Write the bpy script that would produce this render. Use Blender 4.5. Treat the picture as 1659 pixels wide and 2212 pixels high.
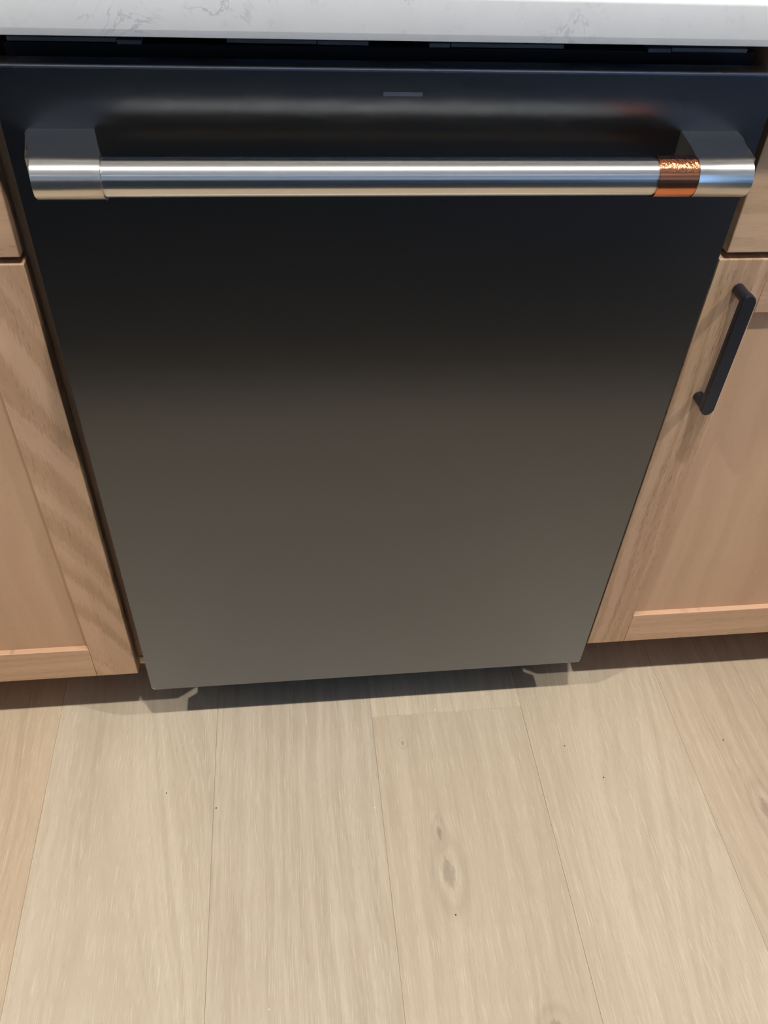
import bpy, bmesh, math, random
from mathutils import Matrix, Vector

# ------------------------------------------------------------------ clear
for o in list(bpy.data.objects):
    bpy.data.objects.remove(o, do_unlink=True)
scene = bpy.context.scene
COL = scene.collection
random.seed(7)

# ------------------------------------------------------------------ camera
FPX, IW, IH = 1790.0, 1659.0, 2212.0
cam_data = bpy.data.cameras.new('camera')
cam_data.sensor_fit = 'HORIZONTAL'
cam_data.sensor_width = 36.0
cam_data.lens = FPX / IW * 36.0
cam_data.clip_start = 0.02
cam = bpy.data.objects.new('camera', cam_data)
COL.objects.link(cam)
right, up, back = (0.9934671, -0.1063587, 0.041363), (0.0442194, 0.692916, 0.7196611), (-0.1052031, -0.7131306, 0.6930923)
cpos = (-0.094616, -0.6695027, 1.0580517)
cam.matrix_world = Matrix([[right[i], up[i], back[i], cpos[i]] for i in range(3)] + [[0, 0, 0, 1]])
scene.camera = cam

# ------------------------------------------------------------------ world (daylight outside the windows)
world = bpy.data.worlds.new('world')
scene.world = world
world.use_nodes = True
bg = world.node_tree.nodes['Background']
bg.inputs['Color'].default_value = (0.27, 0.54, 1.0, 1)
bg.inputs['Strength'].default_value = 8.5

scene.view_settings.view_transform = 'Standard'
scene.view_settings.look = 'None'
scene.view_settings.gamma = 1.0
scene.view_settings.use_curve_mapping = False
scene.view_settings.exposure = 0.0
scene.cycles.use_adaptive_sampling = True
scene.cycles.adaptive_threshold = 0.06
scene.cycles.adaptive_min_samples = 16
scene.cycles.max_bounces = 4
scene.cycles.diffuse_bounces = 3
scene.cycles.glossy_bounces = 2
scene.cycles.transparent_max_bounces = 6
scene.cycles.caustics_reflective = False
scene.cycles.caustics_refractive = False
scene.cycles.sample_clamp_indirect = 20.0
scene.cycles.blur_glossy = 0.3

# ceiling downlights: (x, y, watts, rgb)
ROOM_X0, ROOM_X1, ROOM_Y0, ROOM_Y1, ROOM_H = -2.4, 2.9, -4.2, 0.66, 2.6
LAMPS = [(-1.22, -0.60, 22, (1.0, 0.955, 0.89)), (0.12, -0.60, 19, (1.0, 0.96, 0.90)), (1.42, -0.60, 21, (1.0, 0.97, 0.92)),
         (-1.2, -2.9, 2, (1.0, 0.95, 0.88)), (1.2, -2.9, 1.5, (1.0, 0.95, 0.88))]
for (lx, ly, w, c) in LAMPS:
    ld = bpy.data.lights.new('downlight_beam', 'AREA')
    ld.shape = 'DISK'
    ld.size = 0.075
    ld.energy = w
    ld.color = c
    ld.spread = math.radians(150)
    lo = bpy.data.objects.new('downlight_beam', ld)
    lo.location = (lx, ly, ROOM_H - 0.012)
    COL.objects.link(lo)

# windows: (axis wall, ranges) -> sky portals in the openings
WIN_R = dict(y0=-3.9, y1=-1.9, z0=0.06, z1=2.15)      # right wall
WIN_B = dict(x0=0.62, x1=1.75, z0=1.06, z1=2.1)      # wall behind the counter

def portal(loc, rot, sx, sy):
    ld = bpy.data.lights.new('window_portal', 'AREA')
    ld.shape = 'RECTANGLE'
    ld.size, ld.size_y = sx, sy
    ld.cycles.is_portal = True
    lo = bpy.data.objects.new('window_portal', ld)
    lo.location = loc
    lo.rotation_euler = rot
    COL.objects.link(lo)
portal((ROOM_X1 + 0.05, (WIN_R['y0'] + WIN_R['y1']) / 2, (WIN_R['z0'] + WIN_R['z1']) / 2), (0, math.pi / 2, 0), WIN_R['z1'] - WIN_R['z0'], WIN_R['y1'] - WIN_R['y0'])
portal(((WIN_B['x0'] + WIN_B['x1']) / 2, ROOM_Y1 + 0.05, (WIN_B['z0'] + WIN_B['z1']) / 2), (-math.pi / 2, 0, 0), WIN_B['x1'] - WIN_B['x0'], WIN_B['z1'] - WIN_B['z0'])

# ================================================================== material tools
class N:
    """small node-tree builder"""
    def __init__(self, name):
        self.m = bpy.data.materials.new(name)
        self.m.use_nodes = True
        self.t = self.m.node_tree
        self.b = self.t.nodes['Principled BSDF']
    def n(self, typ, **kw):
        nd = self.t.nodes.new(typ)
        for k, v in kw.items():
            setattr(nd, k, v)
        return nd
    def put(self, sock, v):
        if hasattr(v, 'is_output') or isinstance(v, bpy.types.NodeSocket):
            self.t.links.new(v, sock)
        elif isinstance(v, (tuple, list)):
            sock.default_value = tuple(v) + ((1.0,) if len(v) == 3 and sock.type == 'RGBA' else ())
        else:
            sock.default_value = v
    def math(self, op, a, b=0.0, c=None, clamp=False):
        nd = self.n('ShaderNodeMath', operation=op, use_clamp=clamp)
        self.put(nd.inputs[0], a); self.put(nd.inputs[1], b)
        if c is not None: self.put(nd.inputs[2], c)
        return nd.outputs[0]
    def pos(self):
        g = self.n('ShaderNodeNewGeometry')
        s = self.n('ShaderNodeSeparateXYZ')
        self.t.links.new(g.outputs['Position'], s.inputs[0])
        return s.outputs
    def rnd(self):
        return self.n('ShaderNodeObjectInfo').outputs['Random']
    def vec(self, x, y, z=0.0):
        nd = self.n('ShaderNodeCombineXYZ')
        for i, v in enumerate((x, y, z)): self.put(nd.inputs[i], v)
        return nd.outputs[0]
    def noise(self, vec, scale=1.0, detail=2.0, rough=0.5, dist=0.0):
        nd = self.n('ShaderNodeTexNoise')
        self.put(nd.inputs['Vector'], vec)
        nd.inputs['Scale'].default_value = scale
        nd.inputs['Detail'].default_value = detail
        nd.inputs['Roughness'].default_value = rough
        nd.inputs['Distortion'].default_value = dist
        return nd.outputs['Fac']
    def rng(self, v, a, b, c=0.0, d=1.0, smooth=False):
        nd = self.n('ShaderNodeMapRange')
        if smooth: nd.interpolation_type = 'SMOOTHSTEP'
        self.put(nd.inputs['Value'], v)
        for k, x in zip(('From Min', 'From Max', 'To Min', 'To Max'), (a, b, c, d)): nd.inputs[k].default_value = x
        return nd.outputs['Result']
    def mix(self, f, a, b, blend='MIX'):
        nd = self.n('ShaderNodeMix', data_type='RGBA', blend_type=blend)
        self.put(nd.inputs[0], f); self.put(nd.inputs[6], a); self.put(nd.inputs[7], b)
        return nd.outputs[2]
    def bump(self, h, strength=0.2, dist=0.001):
        nd = self.n('ShaderNodeBump')
        nd.inputs['Strength'].default_value = strength
        nd.inputs['Distance'].default_value = dist
        self.put(nd.inputs['Height'], h)
        self.put(self.b.inputs['Normal'], nd.outputs[0])
    def set(self, **kw):
        names = dict(color='Base Color', rough='Roughness', metal='Metallic', spec='Specular IOR Level', aniso='Anisotropic', tangent='Tangent', coat='Coat Weight', coat_rough='Coat Roughness')
        for k, v in kw.items():
            self.put(self.b.inputs[names[k]], v)
        return self.m

def plain(name, color, rough=0.5, metal=0.0, spec=0.5, var=0.06, scale=9.0):
    """plain painted / moulded surface with faint procedural variation"""
    w = N(name)
    p = w.n('ShaderNodeNewGeometry').outputs['Position']
    f = w.noise(p, scale, 3)
    dark = tuple(c * (1 - var) for c in color)
    lite = tuple(min(1, c * (1 + var)) for c in color)
    return w.set(color=w.mix(f, dark, lite), rough=w.rng(f, 0, 1, rough * 0.92, rough * 1.08), metal=metal, spec=spec)

def oak(name, axis='Z', across='X', light=(0.68, 0.450, 0.280), dark=(0.50, 0.305, 0.175), pink=(0.68, 0.425, 0.280),
        ring=70.0, wander=0.035, v_slope=0.0, v_arch=0.0, u0=0.0, contrast=1.0, pore=0.55, rough=0.42, scratch=None, jag=0.010, lo=0.36, hi=0.66):
    """stained oak: growth bands that wander along the grain, open pores as short dashes"""
    w = N(name)
    X, Y, Z = w.pos()
    d = dict(X=X, Y=Y, Z=Z)
    r = w.rnd()
    off = w.math('MULTIPLY', r, 37.0)
    v, u = d[axis], d[across]
    low = w.noise(w.vec(w.math('MULTIPLY', u, 5.0), w.math('MULTIPLY', v, 2.4), off), 1.0, 2.0)
    q = w.math('ADD', u, w.math('MULTIPLY', w.math('SUBTRACT', low, 0.5), wander * 2))
    if v_slope:
        q = w.math('ADD', q, w.math('MULTIPLY', v, v_slope))
    if v_arch:
        du = w.math('SUBTRACT', u, u0)
        q = w.math('ADD', q, w.math('MULTIPLY', w.math('MULTIPLY', du, du), v_arch))
    rag = w.noise(w.vec(w.math('MULTIPLY', u, 900.0), w.math('MULTIPLY', v, 45.0), off), 1.0, 2.0)
    q = w.math('ADD', q, w.math('MULTIPLY', w.math('SUBTRACT', rag, 0.5), jag))
    bands = w.noise(w.vec(w.math('MULTIPLY', q, ring), off, 0.0), 1.0, 2.0)
    bands = w.rng(bands, lo, hi, 0.0, 1.0, True)
    wide = w.noise(w.vec(w.math('MULTIPLY', u, 16.0), w.math('MULTIPLY', v, 1.6), w.math('ADD', off, 5.0)), 1.0, 3.0)
    base = w.mix(w.rng(wide, 0.3, 0.7), light, pink)
    col = w.mix(w.math('MULTIPLY', w.math('SUBTRACT', 1.0, bands), contrast), base, dark)
    dash = w.noise(w.vec(w.math('MULTIPLY', u, 1100.0), w.math('MULTIPLY', v, 70.0), off), 1.0, 1.0)
    dash = w.rng(dash, 0.60, 0.74, 0.0, 1.0, True)
    dash = w.math('MULTIPLY', dash, w.rng(bands, 0.0, 1.0, pore, pore * 0.45))
    col = w.mix(dash, col, tuple(c * 0.42 for c in dark))
    if scratch:
        (xa, xb, zc) = scratch
        wob = w.math('ADD', zc, w.math('MULTIPLY', w.math('SUBTRACT', w.noise(w.vec(w.math('MULTIPLY', X, 30.0), 0.0), 1.0), 0.5), 0.002))
        near = w.math('LESS_THAN', w.math('ABSOLUTE', w.math('SUBTRACT', Z, wob)), 0.00035)
        seg = w.math('MULTIPLY', w.math('GREATER_THAN', X, xa), w.math('LESS_THAN', X, xb))
        col = w.mix(w.math('MULTIPLY', w.math('MULTIPLY', near, seg), 0.8), col, (0.62, 0.48, 0.34))
    w.bump(w.math('SUBTRACT', bands, w.math('MULTIPLY', dash, 2.0)), 0.15, 0.0004)
    return w.set(color=col, rough=w.rng(wide, 0.2, 0.8, rough * 0.92, rough * 1.1), spec=0.4)

def floor_oak(name, knots=(), light=(0.650, 0.555, 0.425), dark=(0.485, 0.395, 0.290), ring=55.0, streak=0.30, wander=0.03, arch=None):
    """pale limed oak; tint per plank comes from the object colour"""
    w = N(name)
    X, Y, Z = w.pos()
    off = w.math('MULTIPLY', w.rnd(), 53.0)
    u, v = X, Y
    knot_dark = None
    for (kx, ky, a, b, s) in knots:
        du = w.math('SUBTRACT', X, kx); dv = w.math('SUBTRACT', Y, ky)
        e = w.math('ADD', w.math('POWER', w.math('ABSOLUTE', w.math('DIVIDE', du, a)), 2.0), w.math('POWER', w.math('ABSOLUTE', w.math('DIVIDE', dv, b)), 2.0))
        g = w.math('EXPONENT', w.math('MULTIPLY', e, -0.16))
        u = w.math('SUBTRACT', u, w.math('MULTIPLY', w.math('MULTIPLY', du, g), s))
        wn = w.noise(w.vec(w.math('MULTIPLY', X, 260.0), w.math('MULTIPLY', Y, 130.0)), 1.0, 3.0)
        e2 = w.math('ADD', e, w.math('MULTIPLY', w.math('SUBTRACT', wn, 0.5), 1.6))
        core = w.rng(e2, 0.15, 1.3, 0.45, 0.0, True)
        halo = w.rng(w.math('ABSOLUTE', w.math('SUBTRACT', w.math('SQRT', e), 2.2)), 0.0, 0.9, 0.16, 0.0, True)
        crack = w.math('MULTIPLY', w.rng(w.math('ABSOLUTE', w.math('ADD', du, w.math('MULTIPLY', dv, 0.12))), 0.0003, 0.0012, 1.0, 0.0), w.rng(w.math('ABSOLUTE', dv), b * 0.8, b * 1.2, 0.55, 0.0))
        kd = w.math('MAXIMUM', w.math('MAXIMUM', core, halo), crack)
        knot_dark = kd if knot_dark is None else w.math('MAXIMUM', knot_dark, kd)
    low = w.noise(w.vec(w.math('MULTIPLY', u, 6.0), w.math('MULTIPLY', v, 1.6), off), 1.0, 2.0)
    q = w.math('ADD', u, w.math('MULTIPLY', w.math('SUBTRACT', low, 0.5), wander * 2))
    if arch:
        (ax, k, slope, sig) = arch
        da = w.math('SUBTRACT', u, ax)
        ga = w.math('EXPONENT', w.math('MULTIPLY', w.math('MULTIPLY', da, da), -1.0 / (sig * sig)))
        q = w.math('ADD', q, w.math('MULTIPLY', w.math('ADD', w.math('MULTIPLY', w.math('MULTIPLY', da, da), k), w.math('MULTIPLY', v, slope)), ga))
    rag = w.noise(w.vec(w.math('MULTIPLY', u, 1000.0), w.math('MULTIPLY', v, 35.0), off), 1.0, 2.0)
    q = w.math('ADD', q, w.math('MULTIPLY', w.math('SUBTRACT', rag, 0.5), 0.008))
    bands = w.rng(w.noise(w.vec(w.math('MULTIPLY', q, ring), off, 0.0), 1.0, 2.0), 0.34, 0.68, 0.0, 1.0, True)
    st = w.noise(w.vec(w.math('MULTIPLY', q, 260.0), w.math('MULTIPLY', v, 11.0), off), 1.0, 3.0, 0.6)
    st = w.rng(st, 0.34, 0.68, 0.0, 1.0)
    blot = w.noise(w.vec(w.math('MULTIPLY', u, 9.0), w.math('MULTIPLY', v, 2.5), w.math('ADD', off, 9.0)), 1.0, 3.0)
    t = w.math('ADD', w.math('MULTIPLY', bands, 0.38), w.math('ADD', w.math('MULTIPLY', st, streak), w.math('MULTIPLY', w.rng(blot, 0.3, 0.7), 0.36)))
    col = w.mix(w.rng(t, 0.05, 0.98), dark, light)
    dash = w.rng(w.noise(w.vec(w.math('MULTIPLY', u, 1300.0), w.math('MULTIPLY', v, 60.0), off), 1.0, 1.0), 0.62, 0.75, 0.0, 0.35, True)
    col = w.mix(dash, col, (0.36, 0.28, 0.20))
    lime = w.rng(w.noise(w.vec(w.math('MULTIPLY', u, 800.0), w.math('MULTIPLY', v, 26.0), w.math('ADD', off, 3.0)), 1.0, 1.0), 0.58, 0.72, 0.0, 0.45, True)
    col = w.mix(lime, col, (0.74, 0.66, 0.53))
    if knot_dark is not None:
        col = w.mix(knot_dark, col, (0.23, 0.175, 0.145))
    tint = w.n('ShaderNodeObjectInfo').outputs['Color']
    col = w.mix(1.0, col, tint, 'MULTIPLY')
    w.bump(st, 0.10, 0.0004)
    return w.set(color=col, rough=w.rng(blot, 0.2, 0.8, 0.40, 0.52), spec=0.35)

def steel(name, color=(0.66, 0.64, 0.61), rough=0.30, aniso=0.85, tangent=(1, 0, 0), smudge=0.0, metal=1.0):
    w = N(name)
    X, Y, Z = w.pos()
    br = w.noise(w.vec(w.math('MULTIPLY', X, 9.0), w.math('MULTIPLY', Y, 9.0), w.math('MULTIPLY', Z, 9.0)), 1.0, 0.0)
    col = w.mix(br, tuple(c * 0.97 for c in color), tuple(min(1, c * 1.02) for c in color))
    rg = rough
    if smudge:
        sm = w.rng(w.noise(w.vec(X, w.math('MULTIPLY', Y, 2.0), Z), 48.0, 0.0), 0.55, 0.72, 0.0, smudge, True)
        rg = w.math('ADD', rg, sm)
    return w.set(color=col, rough=rg, metal=metal, aniso=aniso, tangent=w.vec(*tangent))

# ------------------------------------------------------------------ materials
M_STILE_L = oak('oak_stile_flat_sawn', ring=52.0, wander=0.06, v_slope=0.50, v_arch=6.0, u0=-0.352, contrast=0.72, pore=0.45, jag=0.020, lo=0.40, hi=0.58)
M_STILE = oak('oak_stile', ring=110.0, wander=0.02, contrast=0.85, pore=0.7, lo=0.40, hi=0.62)
M_RAIL = oak('oak_rail', axis='X', across='Z', ring=90.0, wander=0.025, contrast=0.55, pore=0.45)
M_DRAWER = oak('oak_drawer_front', axis='X', across='Z', ring=60.0, wander=0.05, contrast=0.6, pore=0.35)
M_PANEL = oak('oak_veneer_panel', ring=24.0, wander=0.07, contrast=0.38, pore=0.22)
M_PANEL_SCR = oak('oak_veneer_panel_scratched', ring=24.0, wander=0.07, contrast=0.38, pore=0.22, scratch=(-0.474, -0.419, 0.213))
M_FRAME = oak('oak_face_frame', ring=60.0, contrast=0.6, light=(0.48, 0.31, 0.19))
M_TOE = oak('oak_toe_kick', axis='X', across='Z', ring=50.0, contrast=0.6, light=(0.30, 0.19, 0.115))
M_RAW = plain('unfinished_plywood', (0.62, 0.50, 0.36), 0.7)
M_STEEL = steel('brushed_steel', rough=0.27, aniso=0.9)
M_STEEL_M = steel('brushed_steel_mount', color=(0.64, 0.61, 0.57), rough=0.29, aniso=0.85, smudge=0.04, metal=0.975)
M_DW = None

DW_GAIN = 5.3
def slate():
    w = N('dark_slate_stainless')
    X, Y, Z = w.pos()
    gr = w.noise(w.vec(w.math('MULTIPLY', X, 900.0), w.math('MULTIPLY', Y, 900.0), w.math('MULTIPLY', Z, 900.0)), 1.0, 2.0)
    col = w.mix(gr, (0.91, 0.985, 1.10), (0.98, 1.055, 1.17))
    # boosted Fresnel put into the colour: upper door dims as if reflecting something dark
    fr = w.n('ShaderNodeFresnel'); fr.inputs['IOR'].default_value = 1.33
    k = w.math('MULTIPLY', fr.outputs[0], DW_GAIN)
    col = w.mix(1.0, col, w.vec(k, k, k), 'MULTIPLY')
    w.t.nodes.remove(w.b)
    lobes = []
    for (r0, an) in ((0.27, 0.5), (0.53, 0.5)):     # sharp lobe + haze
        gl = w.n('ShaderNodeBsdfAnisotropic', distribution='BECKMANN')
        w.put(gl.inputs['Color'], col)
        gl.inputs['Roughness'].default_value = r0
        gl.inputs['Anisotropy'].default_value = an
        w.put(gl.inputs['Tangent'], w.vec(0, 0, 1))
        lobes.append(gl.outputs[0])
    mx = w.n('ShaderNodeMixShader')
    mx.inputs[0].default_value = 0.5
    w.put(mx.inputs[1], lobes[0]); w.put(mx.inputs[2], lobes[1])
    w.put(w.t.nodes['Material Output'].inputs['Surface'], mx.outputs[0])
    return w.m
M_DW = slate()
M_BLACK = plain('black_plastic', (0.004, 0.0045, 0.008), 0.55, 0.0, 0.25)
M_TRIM = plain('satin_dark_trim', (0.30, 0.30, 0.34), 0.28, 1.0)
M_INNER = plain('dark_inner_metal', (0.008, 0.009, 0.014), 0.55, 0.0, 0.3)
M_FLANGE = plain('galvanised_flange', (0.20, 0.21, 0.22), 0.5, 0.6)
M_LENS = plain('indicator_lens', (0.16, 0.18, 0.21), 0.25)
M_PULL = plain('matte_black_metal', (0.013, 0.016, 0.024), 0.30, 0.0, 0.5)
M_WALL = plain('warm_white_wall_paint', (0.72, 0.71, 0.69), 0.8)
M_CEIL = plain('white_ceiling_paint', (0.80, 0.79, 0.77), 0.85)
M_NAVY = plain('added_island_dark', (0.026, 0.062, 0.120), 0.5)  # dark blue of the added island, tuned for the door's reflection
M_WHITE = plain('white_frame_paint', (0.78, 0.78, 0.77), 0.4)
M_SUB = plain('subfloor_tan', (0.38, 0.30, 0.21), 0.9)  # tan close to the planks, seen in the gaps between them
M_CRUMB = plain('pale_crumb', (0.80, 0.78, 0.72), 0.5)
M_GRIT = plain('dark_grit', (0.05, 0.035, 0.025), 0.7)

def copper():
    w = N('polished_copper')
    X, Y, Z = w.pos()
    nb = w.noise(w.vec(w.math('MULTIPLY', X, 420.0), w.math('MULTIPLY', Y, 200.0), w.math('MULTIPLY', Z, 200.0)), 1.0, 3.0)
    # crinkled film on the upper part of the ring
    band = w.math('MULTIPLY', w.rng(Z, 0.8185, 0.8215, 0.0, 1.0), w.rng(Z, 0.8255, 0.8265, 1.0, 0.0))
    w.bump(w.math('MULTIPLY', nb, band), 0.9, 0.0016)
    return w.set(color=w.mix(nb, (0.66, 0.225, 0.105), (0.72, 0.27, 0.13)), rough=0.20, metal=1.0, aniso=0.75, tangent=w.vec(1, 0, 0))
M_COPPER = copper()

def quartz():
    w = N('white_quartz')
    p = w.n('ShaderNodeNewGeometry').outputs['Position']
    warp = w.noise(p, 16.0, 4.0)
    v1 = w.noise(p, 22.0, 6.0, 0.62, 1.4)
    vein = w.rng(w.math('ABSOLUTE', w.math('SUBTRACT', v1, 0.5)), 0.0, 0.022, 1.0, 0.0, True)
    patch = w.rng(warp, 0.52, 0.70, 0.0, 1.0, True)
    cloud = w.noise(p, 60.0, 4.0)
    col = w.mix(cloud, (0.745, 0.733, 0.700), (0.825, 0.812, 0.777))
    col = w.mix(w.math('MULTIPLY', vein, w.math('MULTIPLY', patch, 0.65)), col, (0.46, 0.455, 0.45))
    bl = w.rng(w.noise(p, 95.0, 3.0), 0.60, 0.72, 0.0, 0.28, True)
    col = w.mix(bl, col, (0.60, 0.597, 0.59))
    return w.set(color=col, rough=0.16, spec=0.5)
M_QUARTZ = quartz()

def glass():
    """thin window pane: clear with a faint mirror reflection"""
    w = N('window_glass')
    w.t.nodes.remove(w.b)
    out = w.t.nodes['Material Output']
    tr, gl = w.n('ShaderNodeBsdfTransparent'), w.n('ShaderNodeBsdfGlossy')
    f = w.noise(w.n('ShaderNodeNewGeometry').outputs['Position'], 3.0, 0.0)
    w.put(tr.inputs['Color'], w.mix(f, (0.95, 0.975, 1.0), (0.98, 0.99, 1.0)))
    gl.inputs['Roughness'].default_value = 0.02
    fr = w.n('ShaderNodeFresnel'); fr.inputs['IOR'].default_value = 1.45
    mx = w.n('ShaderNodeMixShader')
    w.put(mx.inputs[0], fr.outputs[0]); w.put(mx.inputs[1], tr.outputs[0]); w.put(mx.inputs[2], gl.outputs[0])
    w.put(out.inputs['Surface'], mx.outputs[0])
    return w.m
M_GLASS = glass()

def lamp_lens():
    w = N('lit_lamp_lens')
    f = w.noise(w.n('ShaderNodeNewGeometry').outputs['Position'], 20.0)
    w.b.inputs['Emission Color'].default_value = (1.0, 0.86, 0.66, 1)
    w.b.inputs['Emission Strength'].default_value = 3.0
    return w.set(color=w.mix(f, (0.85, 0.82, 0.75), (0.9, 0.87, 0.8)), rough=0.5)
M_LAMP = lamp_lens()
M_LAMP.cycles.emission_sampling = 'NONE'

# ================================================================== geometry tools
WLOC = {}
def link(name, me, mat, parent=None, origin=(0, 0, 0), kind=None, label=None, cat=None, group=None, smooth=False):
    o = bpy.data.objects.new(name, me)
    COL.objects.link(o)
    if mat is not None: me.materials.append(mat)
    if smooth:
        me.shade_smooth()
    place(o, parent, origin)
    tag(o, label, cat, group, kind)
    return o
def place(o, parent, origin):
    if parent is not None:
        o.parent = parent
        o.location = Vector(origin) - WLOC[parent.name]
    else:
        o.location = origin
    WLOC[o.name] = Vector(origin)
def tag(o, label=None, cat=None, group=None, kind=None):
    for k, v in (('label', label), ('category', cat), ('group', group), ('kind', kind)):
        if v: o[k] = v
def thing(name, label, cat, loc, group=None, kind=None, parent=None):
    o = bpy.data.objects.new(name, None)
    o.empty_display_size = 0.05
    COL.objects.link(o)
    place(o, parent, loc)
    tag(o, label, cat, group, kind)
    return o
def finish(name, bm, mat, parent=None, smooth=False, angle=None, flat_big=False, **kw):
    bmesh.ops.recalc_face_normals(bm, faces=bm.faces)
    lo = Vector((min(v.co[i] for v in bm.verts) for i in range(3)))
    hi = Vector((max(v.co[i] for v in bm.verts) for i in range(3)))
    org = Vector(((lo.x + hi.x) / 2, (lo.y + hi.y) / 2, (lo.z + hi.z) / 2))
    bmesh.ops.translate(bm, verts=bm.verts, vec=-org)
    me = bpy.data.meshes.new(name)
    bm.to_mesh(me); bm.free()
    o = link(name, me, mat, parent, org, smooth=smooth or angle is not None, **kw)
    if angle is not None:
        me.set_sharp_from_angle(angle=angle)
        big = max(p.area for p in me.polygons)
        for p in me.polygons:      # large flat faces keep their own normal
            if len(p.vertices) > 6 or (flat_big and p.area > 0.02 * big):
                p.use_smooth = False
    return o
def add_box(bm, x0, x1, y0, y1, z0, z1):
    v = [bm.verts.new((x, y, z)) for x in (x0, x1) for y in (y0, y1) for z in (z0, z1)]
    for f in ((0, 1, 3, 2), (4, 6, 7, 5), (0, 4, 5, 1), (2, 3, 7, 6), (0, 2, 6, 4), (1, 5, 7, 3)):
        bm.faces.new([v[i] for i in f])
    return v
def box(name, x0, x1, y0, y1, z0, z1, mat, parent=None, bev=0.0, seg=2, **kw):
    bm = bmesh.new()
    add_box(bm, x0, x1, y0, y1, z0, z1)
    if bev:
        bmesh.ops.bevel(bm, geom=list(bm.edges), offset=bev, segments=seg, profile=0.5, affect='EDGES')
    return finish(name, bm, mat, parent, angle=math.radians(35) if bev else None, flat_big=True, **kw)
def prism(bm, outline, a, b, mapper):
    """extrude a closed 2-D outline between a and b; mapper(p, q, t) -> xyz"""
    A = [bm.verts.new(mapper(p, q, a)) for p, q in outline]
    B = [bm.verts.new(mapper(p, q, b)) for p, q in outline]
    n = len(outline)
    for i in range(n):
        bm.faces.new((A[i], A[(i + 1) % n], B[(i + 1) % n], B[i]))
    bm.faces.new(A); bm.faces.new(list(reversed(B)))
    return A, B

# ================================================================== the room
room = dict(kind='structure')
def wall_with_hole(name, axis, at, thick, a0, a1, h0, h1, hole, mat):
    """wall slab in the plane axis=at with one rectangular opening"""
    bm = bmesh.new()
    (p0, p1, q0, q1) = hole
    rects = [(a0, p0, h0, h1), (p1, a1, h0, h1), (p0, p1, h0, q0), (p0, p1, q1, h1)]
    for (s0, s1, t0, t1) in rects:
        if axis == 'X': add_box(bm, at, at + thick, s0, s1, t0, t1)
        else: add_box(bm, s0, s1, at, at + thick, t0, t1)
    return finish(name, bm, mat, **room)
wall_with_hole('wall_back', 'Y', ROOM_Y1, 0.1, ROOM_X0, ROOM_X1, 0, ROOM_H, (WIN_B['x0'], WIN_B['x1'], WIN_B['z0'], WIN_B['z1']), M_WALL)
wall_with_hole('wall_right', 'X', ROOM_X1, 0.1, ROOM_Y0, ROOM_Y1, 0, ROOM_H, (WIN_R['y0'], WIN_R['y1'], WIN_R['z0'], WIN_R['z1']), M_WALL)
box('wall_left', ROOM_X0 - 0.1, ROOM_X0, ROOM_Y0, ROOM_Y1, 0, ROOM_H, M_WALL, **room)
box('wall_front', ROOM_X0, ROOM_X1, ROOM_Y0 - 0.1, ROOM_Y0, 0, ROOM_H, M_WALL, **room)
box('ceiling', ROOM_X0 - 0.1, ROOM_X1 + 0.1, ROOM_Y0 - 0.1, ROOM_Y1 + 0.1, ROOM_H, ROOM_H + 0.1, M_CEIL, **room)

def window(name, axis, at, a0, a1, z0, z1):
    def bx(nm, s0, s1, t0, t1, d0, d1, mat, par):
        if axis == 'X': return box(nm, at + d0, at + d1, s0, s1, t0, t1, mat, par, 0.002, 1)
        return box(nm, s0, s1, at + d0, at + d1, t0, t1, mat, par, 0.002, 1)
    c = ((a0 + a1) / 2)
    root = thing(name, None, None, (at, c, z0) if axis == 'X' else (c, at, z0), kind='structure')
    f = 0.045
    for (s0, s1, t0, t1) in ((a0, a0 + f, z0, z1), (a1 - f, a1, z0, z1), (a0 + f, a1 - f, z0, z0 + f), (a0 + f, a1 - f, z1 - f, z1), (c - 0.02, c + 0.02, z0 + f, z1 - f)):
        bx('window_frame', s0, s1, t0, t1, 0.02, 0.07, M_WHITE, root)
    bx('pane', a0 + f, c - 0.02, z0 + f, z1 - f, 0.040, 0.046, M_GLASS, root)
    bx('pane', c + 0.02, a1 - f, z0 + f, z1 - f, 0.040, 0.046, M_GLASS, root)
window('window_1', 'X', ROOM_X1, WIN_R['y0'], WIN_R['y1'], WIN_R['z0'], WIN_R['z1'])
window('window_2', 'Y', ROOM_Y1, WIN_B['x0'], WIN_B['x1'], WIN_B['z0'], WIN_B['z1'])

# ------------------------------------------------------------------ floor: individual planks over a subfloor
floor = box('floor', ROOM_X0, ROOM_X1, ROOM_Y0, ROOM_Y1, -0.03, -0.012, M_SUB, **room)
PITCH, X_OFF = 0.2235, 0.002
F_PLAIN = [floor_oak('limed_oak_a'), floor_oak('limed_oak_b', ring=80.0, streak=0.45), floor_oak('limed_oak_c', ring=40.0, wander=0.045)]
F_KNOT = floor_oak('limed_oak_with_knots', knots=((0.0783, -0.2442, 0.0088, 0.021, 0.75), (0.074, -0.192, 0.004, 0.010, 0.6), (0.042, -0.0561, 0.003, 0.004, 0.4), (0.1715, -0.428, 0.009, 0.010, 0.6)), ring=60.0)
F_KNOT2 = floor_oak('limed_oak_with_edge_knot', knots=((0.5277, -0.198, 0.008, 0.018, 0.7),), ring=60.0)
F_CATH = floor_oak('limed_oak_cathedral', arch=(-0.275, -14.0, 0.22, 0.06), ring=75.0)
F_LINED = floor_oak('limed_oak_straight_grain', ring=85.0, streak=0.42, wander=0.022)
F_SWEEP = floor_oak('limed_oak_sweeping_grain', arch=(0.37, 5.0, -0.20, 0.09), ring=60.0)
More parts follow.
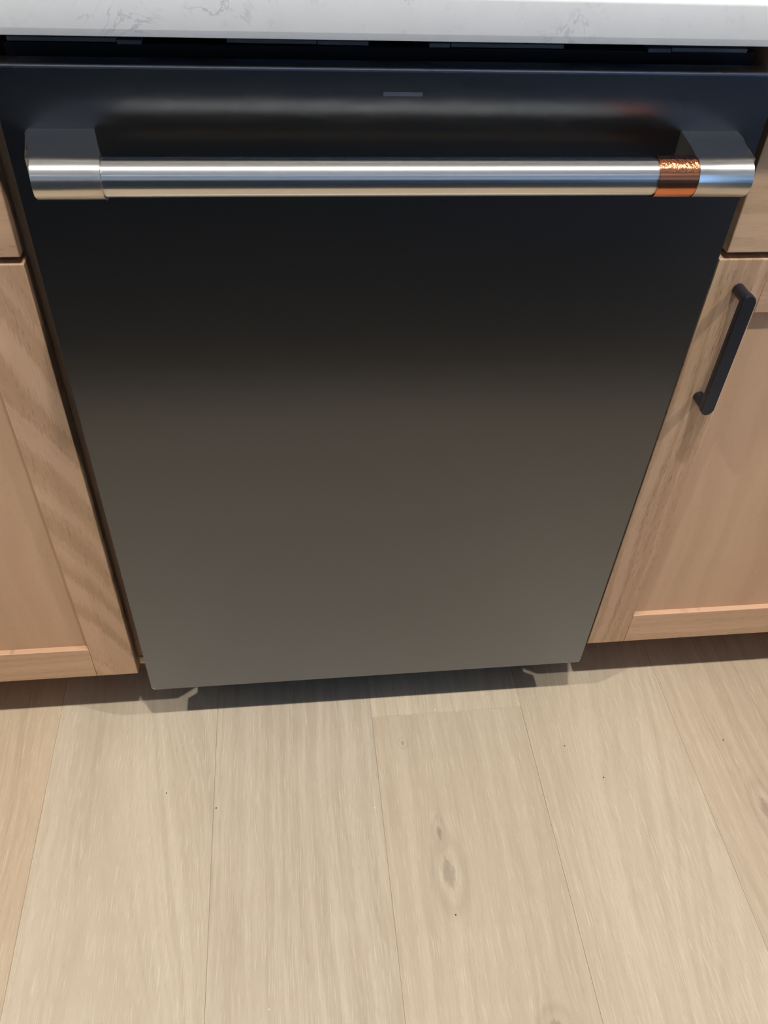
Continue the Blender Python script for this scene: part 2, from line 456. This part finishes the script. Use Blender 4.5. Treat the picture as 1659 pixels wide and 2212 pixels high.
def plank(x0, x1, y0, y1, mat, tint, dz=0.0, eased_end=False):
    g = 0.00008
    bm = bmesh.new()
    add_box(bm, x0 + g, x1 - g, y0 + g, y1 - g, -0.012, dz)
    top = [e for e in bm.edges if all(abs(q.co.z - dz) < 1e-6 for q in e.verts)]
    if eased_end:      # the end joint in view: a visible eased edge
        end = [e for e in top if all(abs(q.co.y - (y0 + g)) < 1e-6 for q in e.verts)]
        bmesh.ops.bevel(bm, geom=end, offset=0.0016, segments=1, affect='EDGES')
    else:
        bmesh.ops.bevel(bm, geom=top, offset=0.0003, segments=1, affect='EDGES')
    o = finish('plank', bm, mat, floor)
    o.color = (*tint, 1)
    return o
# columns in view: column index -> (material, tint), end joints in y
VIEW = {-3: (F_PLAIN[1], (0.98, 0.91, 0.83)), -2: (F_CATH, (0.99, 0.985, 0.97)), -1: (F_LINED, (0.925, 0.91, 0.90)),
        0: (F_KNOT, (0.965, 0.94, 0.905)), 1: (F_SWEEP, (0.98, 0.96, 0.925)), 2: (F_KNOT2, (0.92, 0.87, 0.82))}
JOINTS = {-3: 0.40, -2: -0.93, -1: -1.33, 0: -0.0108, 1: -0.72, 2: 0.33}
i0 = math.floor((ROOM_X0 - X_OFF) / PITCH); i1 = math.ceil((ROOM_X1 - X_OFF) / PITCH)
for i in range(i0, i1):
    xa, xb = max(ROOM_X0, X_OFF + i * PITCH), min(ROOM_X1, X_OFF + (i + 1) * PITCH)
    if xb - xa < 0.02: continue
    j = JOINTS.get(i, random.uniform(-1.6, 0.2))
    cuts = [ROOM_Y0] + sorted(c for c in (j - 3.6, j - 1.8, j, j + 1.8) if ROOM_Y0 + 0.05 < c < ROOM_Y1 - 0.05) + [ROOM_Y1]
    for a, b in zip(cuts[:-1], cuts[1:]):
        m = random.choice(F_PLAIN); t = random.uniform(0.90, 1.0); tint = (t, t * 0.97, t * 0.93)
        if i in VIEW and a < -0.2 < b:
            m, tint = VIEW[i]
        eased = i == 0 and abs(a + 0.0108) < 1e-6
        if eased: tint = (1.0, 0.98, 0.94)
        plank(xa, xb, a, b, m, tint, 0.0 if eased or i != 0 else -0.0003, eased)

# ------------------------------------------------------------------ ceiling downlights
for k, (lx, ly, w_, c_) in enumerate(LAMPS):
    where = ['over the left base cabinet', 'over the dishwasher', 'over the right base cabinet', 'beyond the added island on the left', 'beyond the added island on the right'][k]
    root = thing('ceiling_downlight', 'round white recessed ceiling downlight ' + where, 'ceiling light', (lx, ly, ROOM_H), 'recessed ceiling downlights')
    bm = bmesh.new()
    prof = [(0.042, 0.0), (0.062, 0.0), (0.060, -0.006), (0.044, -0.009)]
    rings = [[bm.verts.new((lx + r * math.cos(2 * math.pi * s / 32), ly + r * math.sin(2 * math.pi * s / 32), ROOM_H + z)) for s in range(32)] for r, z in prof]
    for a in range(4):
        for s in range(32):
            bm.faces.new((rings[a][s], rings[a][(s + 1) % 32], rings[(a + 1) % 4][(s + 1) % 32], rings[(a + 1) % 4][s]))
    finish('trim_ring', bm, M_WHITE, root, smooth=True)
    bm = bmesh.new()
    prism(bm, [(lx + 0.042 * math.cos(2 * math.pi * s / 32), ly + 0.042 * math.sin(2 * math.pi * s / 32)) for s in range(32)], ROOM_H - 0.004, ROOM_H, lambda p, q, t: (p, q, t))
    finish('lens', bm, M_LAMP, root)

# ================================================================== countertop
CT_Z0, CT_Z1, CT_Y = 0.8912, 0.9208, -0.0205
bm = bmesh.new()
prof = [(ROOM_Y1, CT_Z0), (CT_Y + 0.0016, CT_Z0), (CT_Y + 0.0010, CT_Z0 + 0.0004), (CT_Y + 0.0001, CT_Z0 + 0.0046), (CT_Y, CT_Z0 + 0.0054)]
for k in range(7):
    a = math.radians(180 - 15 * k)
    prof.append((CT_Y + 0.0035 + 0.0035 * math.cos(a), CT_Z1 - 0.0035 + 0.0035 * math.sin(a)))
prof.append((ROOM_Y1, CT_Z1))
prism(bm, prof, -1.60, 1.62, lambda p, q, t: (t, p, q))
finish('countertop', bm, M_QUARTZ, angle=math.radians(40), label='white quartz countertop with faint grey veins above the dishwasher', cat='countertop')

# ================================================================== dishwasher
DW = thing('dishwasher', 'dark slate built-in dishwasher with brushed steel bar handle and copper ring', 'dishwasher', (0, 0.3, 0))
D_Z0, D_Z1 = 0.090, 0.8654
def round_rect(x0, x1, z0, z1, rb, rt, n=5):
    pts = []
    for (cx, cz, a0, r) in ((x1 - rb, z0 + rb, -90, rb), (x1 - rt, z1 - rt, 0, rt), (x0 + rt, z1 - rt, 90, rt), (x0 + rb, z0 + rb, 180, rb)):
        for k in range(n + 1):
            a = math.radians(a0 + 90 * k / n)
            pts.append((cx + r * math.cos(a), cz + r * math.sin(a)))
    return pts
bm = bmesh.new()
A, B = prism(bm, round_rect(-0.3, 0.3, D_Z0, D_Z1, 0.0045, 0.0012), 0.0, 0.020, lambda p, q, t: (p, t, q))
fe = [e for e in bm.edges if abs(e.verts[0].co.y - e.verts[1].co.y) < 1e-7]
bmesh.ops.bevel(bm, geom=fe, offset=0.0011, segments=3, profile=0.5, affect='EDGES')
panel = finish('front_panel', bm, M_DW, DW, angle=math.radians(30), flat_big=True)
box('indicator_window', -0.0148, 0.0155, -0.0004, 0.002, 0.8486, 0.8516, M_LENS, panel, 0.0003, 2)
bm = bmesh.new()
add_box(bm, -0.2996, 0.2996, -0.0001, 0.0196, 0.8654, 0.8682)
fe = [e for e in bm.edges if abs(e.verts[0].co.x - e.verts[1].co.x) > 0.1 and e.verts[0].co.z > 0.867]
bmesh.ops.bevel(bm, geom=fe, offset=0.0016, segments=4, profile=0.5, affect='EDGES')
finish('top_trim', bm, M_TRIM, DW, angle=math.radians(30), label='satin metal trim along the top edge')
box('inner_door', -0.292, 0.292, 0.0202, 0.044, 0.105, 0.8585, M_INNER, DW, 0.001)
cp = box('control_panel', -0.288, 0.288, 0.0204, 0.0435, 0.8587, 0.8612, M_BLACK, DW, 0.0006)
for k, bx_ in enumerate((-0.235, -0.222, -0.209, -0.196, -0.16, -0.147, 0.10, 0.113, 0.126, 0.20)):
    box('touch_key', bx_ - 0.0045, bx_ + 0.0045, 0.030, 0.034, 0.8612, 0.8614, M_INNER, cp)
box('tub', -0.294, 0.294, 0.060, 0.600, 0.105, 0.868, M_INNER, DW, 0.002)
tf = box('tub_frame', -0.297, 0.297, 0.0450, 0.0598, 0.105, 0.8705, M_BLACK, DW, 0.001)
for (xa, xb, za) in ((-0.2935, -0.2140, 0.8722), (-0.2138, -0.1955, 0.8708), (-0.1315, -0.0630, 0.8728), (-0.0625, -0.0225, 0.8724), (0.0252, 0.0420, 0.8718), (0.0425, 0.1340, 0.8722), (0.2045, 0.2240, 0.8705), (0.2242, 0.2890, 0.8712)):
    box('mounting_flange', xa, xb, 0.0440, 0.0560, za - 0.0010, za + 0.0022, M_FLANGE, tf, 0.0004, 1)
box('kick_plate', -0.296, 0.296, 0.098, 0.104, 0.004, 0.104, M_BLACK, DW, 0.001)
for xs in (-0.26, 0.26):
    for ys in (0.15, 0.55):
        bm = bmesh.new()
        ring = lambda r, n=16: [(r * math.cos(2 * math.pi * k / n), r * math.sin(2 * math.pi * k / n)) for k in range(n)]
        prism(bm, ring(0.018), 0.0, 0.008, lambda p, q, t: (xs + p, ys + q, t))
        prism(bm, ring(0.006), 0.008, 0.105, lambda p, q, t: (xs + p, ys + q, t))
        finish('levelling_leg', bm, M_BLACK, DW)

# handle: steel bar, two mounts that lean in towards the bar, one copper ring
H_Y, H_Z, H_R = -0.0592, 0.8110, 0.0137
def cyl_x(x0, x1, r, bev=0.0, n=64, hollow=None):
    bm = bmesh.new()
    A, B = prism(bm, [(H_Y + r * math.cos(2 * math.pi * k / n), H_Z + r * math.sin(2 * math.pi * k / n)) for k in range(n)], x0, x1, lambda p, q, t: (t, p, q))
    if bev:
        fe = [e for e in bm.edges if abs(e.verts[0].co.x - e.verts[1].co.x) < 1e-7]
        bmesh.ops.bevel(bm, geom=fe, offset=bev, segments=3, profile=0.5, affect='EDGES')
    return bm
bar = finish('handle', cyl_x(-0.2300, 0.2250, H_R), M_STEEL, DW, angle=math.radians(30), label='brushed steel bar handle')
finish('handle_ring', cyl_x(0.1885, 0.2192, H_R + 0.0013, 0.0006), M_COPPER, bar, angle=math.radians(40), label='polished copper ring')
def mount(inner_b, outer_b, inner_f, outer_f, r=0.0150, hb=0.0128):
    """stadium-section mount: flat top and bottom from the door out to a round nose"""
    prof = []
    for k in range(5):
        t = k / 4
        prof.append((t * H_Y, H_Z + hb + (r - hb) * t, t))
    for k in range(1, 24):
        a = math.radians(90 + 180 * k / 24)
        prof.append((H_Y + r * math.cos(a), H_Z + r * math.sin(a), 1.0))
    for k in range(5):
        t = 1 - k / 4
        prof.append((t * H_Y, H_Z - hb - (r - hb) * t, t))
    bm = bmesh.new()
    A = [bm.verts.new((inner_b + (inner_f - inner_b) * t, y, z)) for y, z, t in prof]
    B = [bm.verts.new((outer_b + (outer_f - outer_b) * t, y, z)) for y, z, t in prof]
    n = len(prof)
    for i in range(n):
        bm.faces.new((A[i], A[(i + 1) % n], B[(i + 1) % n], B[i]))
    bm.faces.new(A); bm.faces.new(list(reversed(B)))
    sa, sb = set(A), set(B)
    outer = [e for e in bm.edges if e.verts[0] in sb and e.verts[1] in sb]
    inner = [e for e in bm.edges if e.verts[0] in sa and e.verts[1] in sa]
    bmesh.ops.bevel(bm, geom=outer, offset=0.0042, segments=5, profile=0.5, affect='EDGES')
    inner = [e for e in bm.edges if e.is_valid and all(v in sa for v in e.verts)]
    bmesh.ops.bevel(bm, geom=inner, offset=0.0006, segments=2, profile=0.5, affect='EDGES')
    return finish('handle_mount', bm, M_STEEL_M, bar, angle=math.radians(32))
mount(-0.2333, -0.2850, -0.2205, -0.2680)
mount(0.2300, 0.2815, 0.2193, 0.2628)

# ================================================================== base cabinets
def add_pull(door, x, zc, yf):
    """bar pull: flat-faced bar with round ends on two round posts"""
    bm = bmesh.new()
    hw, hl, ybar = 0.0066, 0.0702, yf - 0.0262
    out = []
    for (cz, a0) in ((zc + hl - hw, 0), (zc - hl + hw, 180)):
        for k in range(13):
            a = math.radians(a0 + 180 * k / 12)
            out.append((x + hw * math.cos(a), cz + hw * math.sin(a)))
    A, B = prism(bm, out, ybar, ybar + 0.0075, lambda p, q, t: (p, t, q))
    sa = set(A)
    front = [e for e in bm.edges if e.verts[0] in sa and e.verts[1] in sa]
    bmesh.ops.bevel(bm, geom=front, offset=0.0009, segments=2, profile=0.5, affect='EDGES')
    for cz in (zc + hl - hw, zc - hl + hw):
        prism(bm, [(x + 0.0060 * math.cos(2 * math.pi * k / 24), cz + 0.0060 * math.sin(2 * math.pi * k / 24)) for k in range(24)], ybar + 0.0074, yf + 0.001, lambda p, q, t: (p, t, q))
    return finish('handle', bm, M_PULL, door, angle=math.radians(40), label='matte black bar pull')

def add_hpull(drawer, xc, zc, yf):
    bm = bmesh.new()
    hw, hl, ybar = 0.0066, 0.0702, yf - 0.0262
    out = []
    for (cx, a0) in ((xc + hl - hw, -90), (xc - hl + hw, 90)):
        for k in range(13):
            a = math.radians(a0 + 180 * k / 12)
            out.append((cx + hw * math.cos(a), zc + hw * math.sin(a)))
    prism(bm, out, ybar, ybar + 0.0075, lambda p, q, t: (p, t, q))
    for cx in (xc + hl - hw, xc - hl + hw):
        prism(bm, [(cx + 0.0060 * math.cos(2 * math.pi * k / 24), zc + 0.0060 * math.sin(2 * math.pi * k / 24)) for k in range(24)], ybar + 0.0074, yf + 0.001, lambda p, q, t: (p, t, q))
    return finish('handle', bm, M_PULL, drawer, angle=math.radians(40), label='matte black bar pull')

DOOR_Y0, DOOR_Y1 = 0.018, 0.037
def shaker(cab, x0, x1, z0, z1, near_stile, near_mat, panel_mat, pull_x):
    sw, rw, rec, e = 0.0545, 0.0580, 0.0078, 0.0010
    door = box('door', x0 + sw - 0.006, x1 - sw + 0.006, DOOR_Y0 + rec, DOOR_Y1 - 0.004, z0 + rw - 0.006, z1 - rw + 0.006, panel_mat, cab)
    box('stile', x0, x0 + sw, DOOR_Y0, DOOR_Y1, z0, z1, near_mat if near_stile == 'L' else M_STILE, door, e)
    box('stile', x1 - sw, x1, DOOR_Y0, DOOR_Y1, z0, z1, near_mat if near_stile == 'R' else M_STILE, door, e)
    box('rail', x0 + sw, x1 - sw, DOOR_Y0 + 0.0001, DOOR_Y1, z0, z0 + rw, M_RAIL, door, e)
    box('rail', x0 + sw, x1 - sw, DOOR_Y0 + 0.0001, DOOR_Y1, z1 - rw, z1, M_RAIL, door, e)
    if pull_x is not None:
        add_pull(door, pull_x, z1 - 0.0945, DOOR_Y0)
    return door

def cabinet(side, label, xin_door, xin_drawer, xin_frame, z_bot, z_door, z_drawer, width):
    s = -1 if side == 'L' else 1
    xo = xin_frame + s * width
    lo, hi = min(xin_frame, xo), max(xin_frame, xo)
    cab = thing('base_cabinet', label, 'cabinet', ((lo + hi) / 2, 0.3, 0), 'oak base cabinets under the countertop')
    box('body', lo, hi, 0.0405, 0.620, 0.1135, 0.8905, M_FRAME, cab, 0.001)
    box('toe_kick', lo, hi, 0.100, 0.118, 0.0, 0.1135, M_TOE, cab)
    # two doors and two drawer fronts; the first is the one beside the dishwasher
    w = width / 2 - 0.004
    for k in range(2):
        d_in = xin_door if k == 0 else xin_door + s * (w + 0.003)
        d_out = xin_door + s * w if k == 0 else d_in + s * w
        x0, x1 = min(d_in, d_out), max(d_in, d_out)
        if side == 'L':
            near, nm, pm, px = ('R', M_STILE_L if k == 0 else M_STILE, M_PANEL_SCR if k == 0 else M_PANEL, (x0 + 0.029) if k == 0 else (x1 - 0.029))
        else:
            near, nm, pm, px = ('L', M_STILE, M_PANEL, (x0 + 0.029) if k == 0 else (x1 - 0.029))
        shaker(cab, x0, x1, z_bot, z_door, near, nm, pm, px)
        a_in = xin_drawer if k == 0 else d_in
        a0, a1 = min(a_in, d_out), max(a_in, d_out)
        dr = box('drawer', a0, a1, DOOR_Y0, DOOR_Y1, z_drawer, 0.868, M_DRAWER, cab, 0.0012)
        add_hpull(dr, (a0 + a1) / 2, 0.79, DOOR_Y0)
    for k in range(2):   # side gables down to the floor behind the kick
        gx = xin_frame if k == 0 else xo - s * 0.018
        box('gable', min(gx, gx + s * 0.018), max(gx, gx + s * 0.018), 0.1185, 0.615, 0.0, 0.1134, M_FRAME, cab)
    return cab
cl = cabinet('L', 'oak base cabinet at the left, its door with flat sawn wavy grain', -0.3176, -0.3185, -0.3085, 0.1045, 0.7050, 0.7113, 0.92)
box('frame_end', -0.3180, -0.3090, 0.0386, 0.0500, 0.0985, 0.1133, M_RAW, cl, 0.0004, 1, label='pale unfinished bottom end of the face frame')  # raw lower end of the face frame, built as a separate block
cabinet('R', 'oak base cabinet at the right with black bar pull beside the dishwasher', 0.3125, 0.3165, 0.3085, 0.1080, 0.7012, 0.7078, 0.92)

# ================================================================== unseen dark island, added for the dishwasher door to reflect
IS = thing('added_dark_island', 'unseen dark island added across the aisle for the dishwasher door to reflect', 'island', (-0.4, -1.4, 0))
IY = -0.80      # front face of the added island's doors
box('body', -1.75, 1.0, IY - 0.93, IY - 0.02, 0.10, 0.885, M_NAVY, IS, 0.002)
box('toe_kick', -1.73, 0.98, IY - 0.88, IY - 0.075, 0.0, 0.10, M_NAVY, IS)
for k in range(5):
    xa = -1.75 + 0.55 * k
    box('door', xa + 0.003, xa + 0.547, IY - 0.019, IY, 0.11, 0.875, M_NAVY, IS, 0.0015)
box('worktop', -1.78, 1.03, IY - 0.96, IY + 0.015, 0.885, 0.915, M_QUARTZ, IS, 0.002)

# ================================================================== crumbs on the floor
def speck(name, x, y, r, mat, label, group):
    bm = bmesh.new()
    bmesh.ops.create_icosphere(bm, subdivisions=1, radius=r)
    for v in bm.verts:
        v.co *= random.uniform(0.65, 1.15)
        v.co.z *= 0.6
    lo = min(v.co.z for v in bm.verts)
    for v in bm.verts:
        v.co += Vector((x, y, -lo))
    finish(name, bm, mat, label=label, cat='crumb', group=group)
PALE = [(0.0968, -0.0060, 'tiny pale crumb on the plank end joint below the dishwasher'),
        (0.1410, -0.1800, 'tiny pale crumb on the oak floor right of the large knot'),
        (0.3930, -0.0460, 'tiny pale crumb on the oak floor below the right cabinet'),
        (-0.0080, -0.1500, 'tiny pale crumb beside the plank seam left of the large knot'),
        (-0.2980, -0.0020, 'tiny pale crumb at the shadow edge below the left dishwasher corner'),
        (-0.1500, -0.3780, 'tiny pale crumb at the bottom of the photo, left of centre')]
DARK = [(0.2740, -0.0800, 'tiny dark grit speck nearest the right end of the plank joint'),
        (0.3160, -0.1330, 'tiny dark grit speck in the middle of the right floor plank'),
        (-0.2850, -0.1050, 'tiny dark grit speck on the floor plank below the left cabinet'),
        (-0.2180, -0.1320, 'tiny dark grit speck on the plank seam left of centre'),
        (0.0780, -0.2960, 'tiny dark grit speck just below the large floor knot'),
        (0.5100, -0.0900, 'tiny dark grit speck on the rightmost floor plank')]
for (x, y, lab) in PALE: speck('crumb', x, y, 0.0011, M_CRUMB, lab, 'pale crumbs on the floor')
for (x, y, lab) in DARK: speck('grit', x, y, 0.0011, M_GRIT, lab, 'dark grit on the floor')
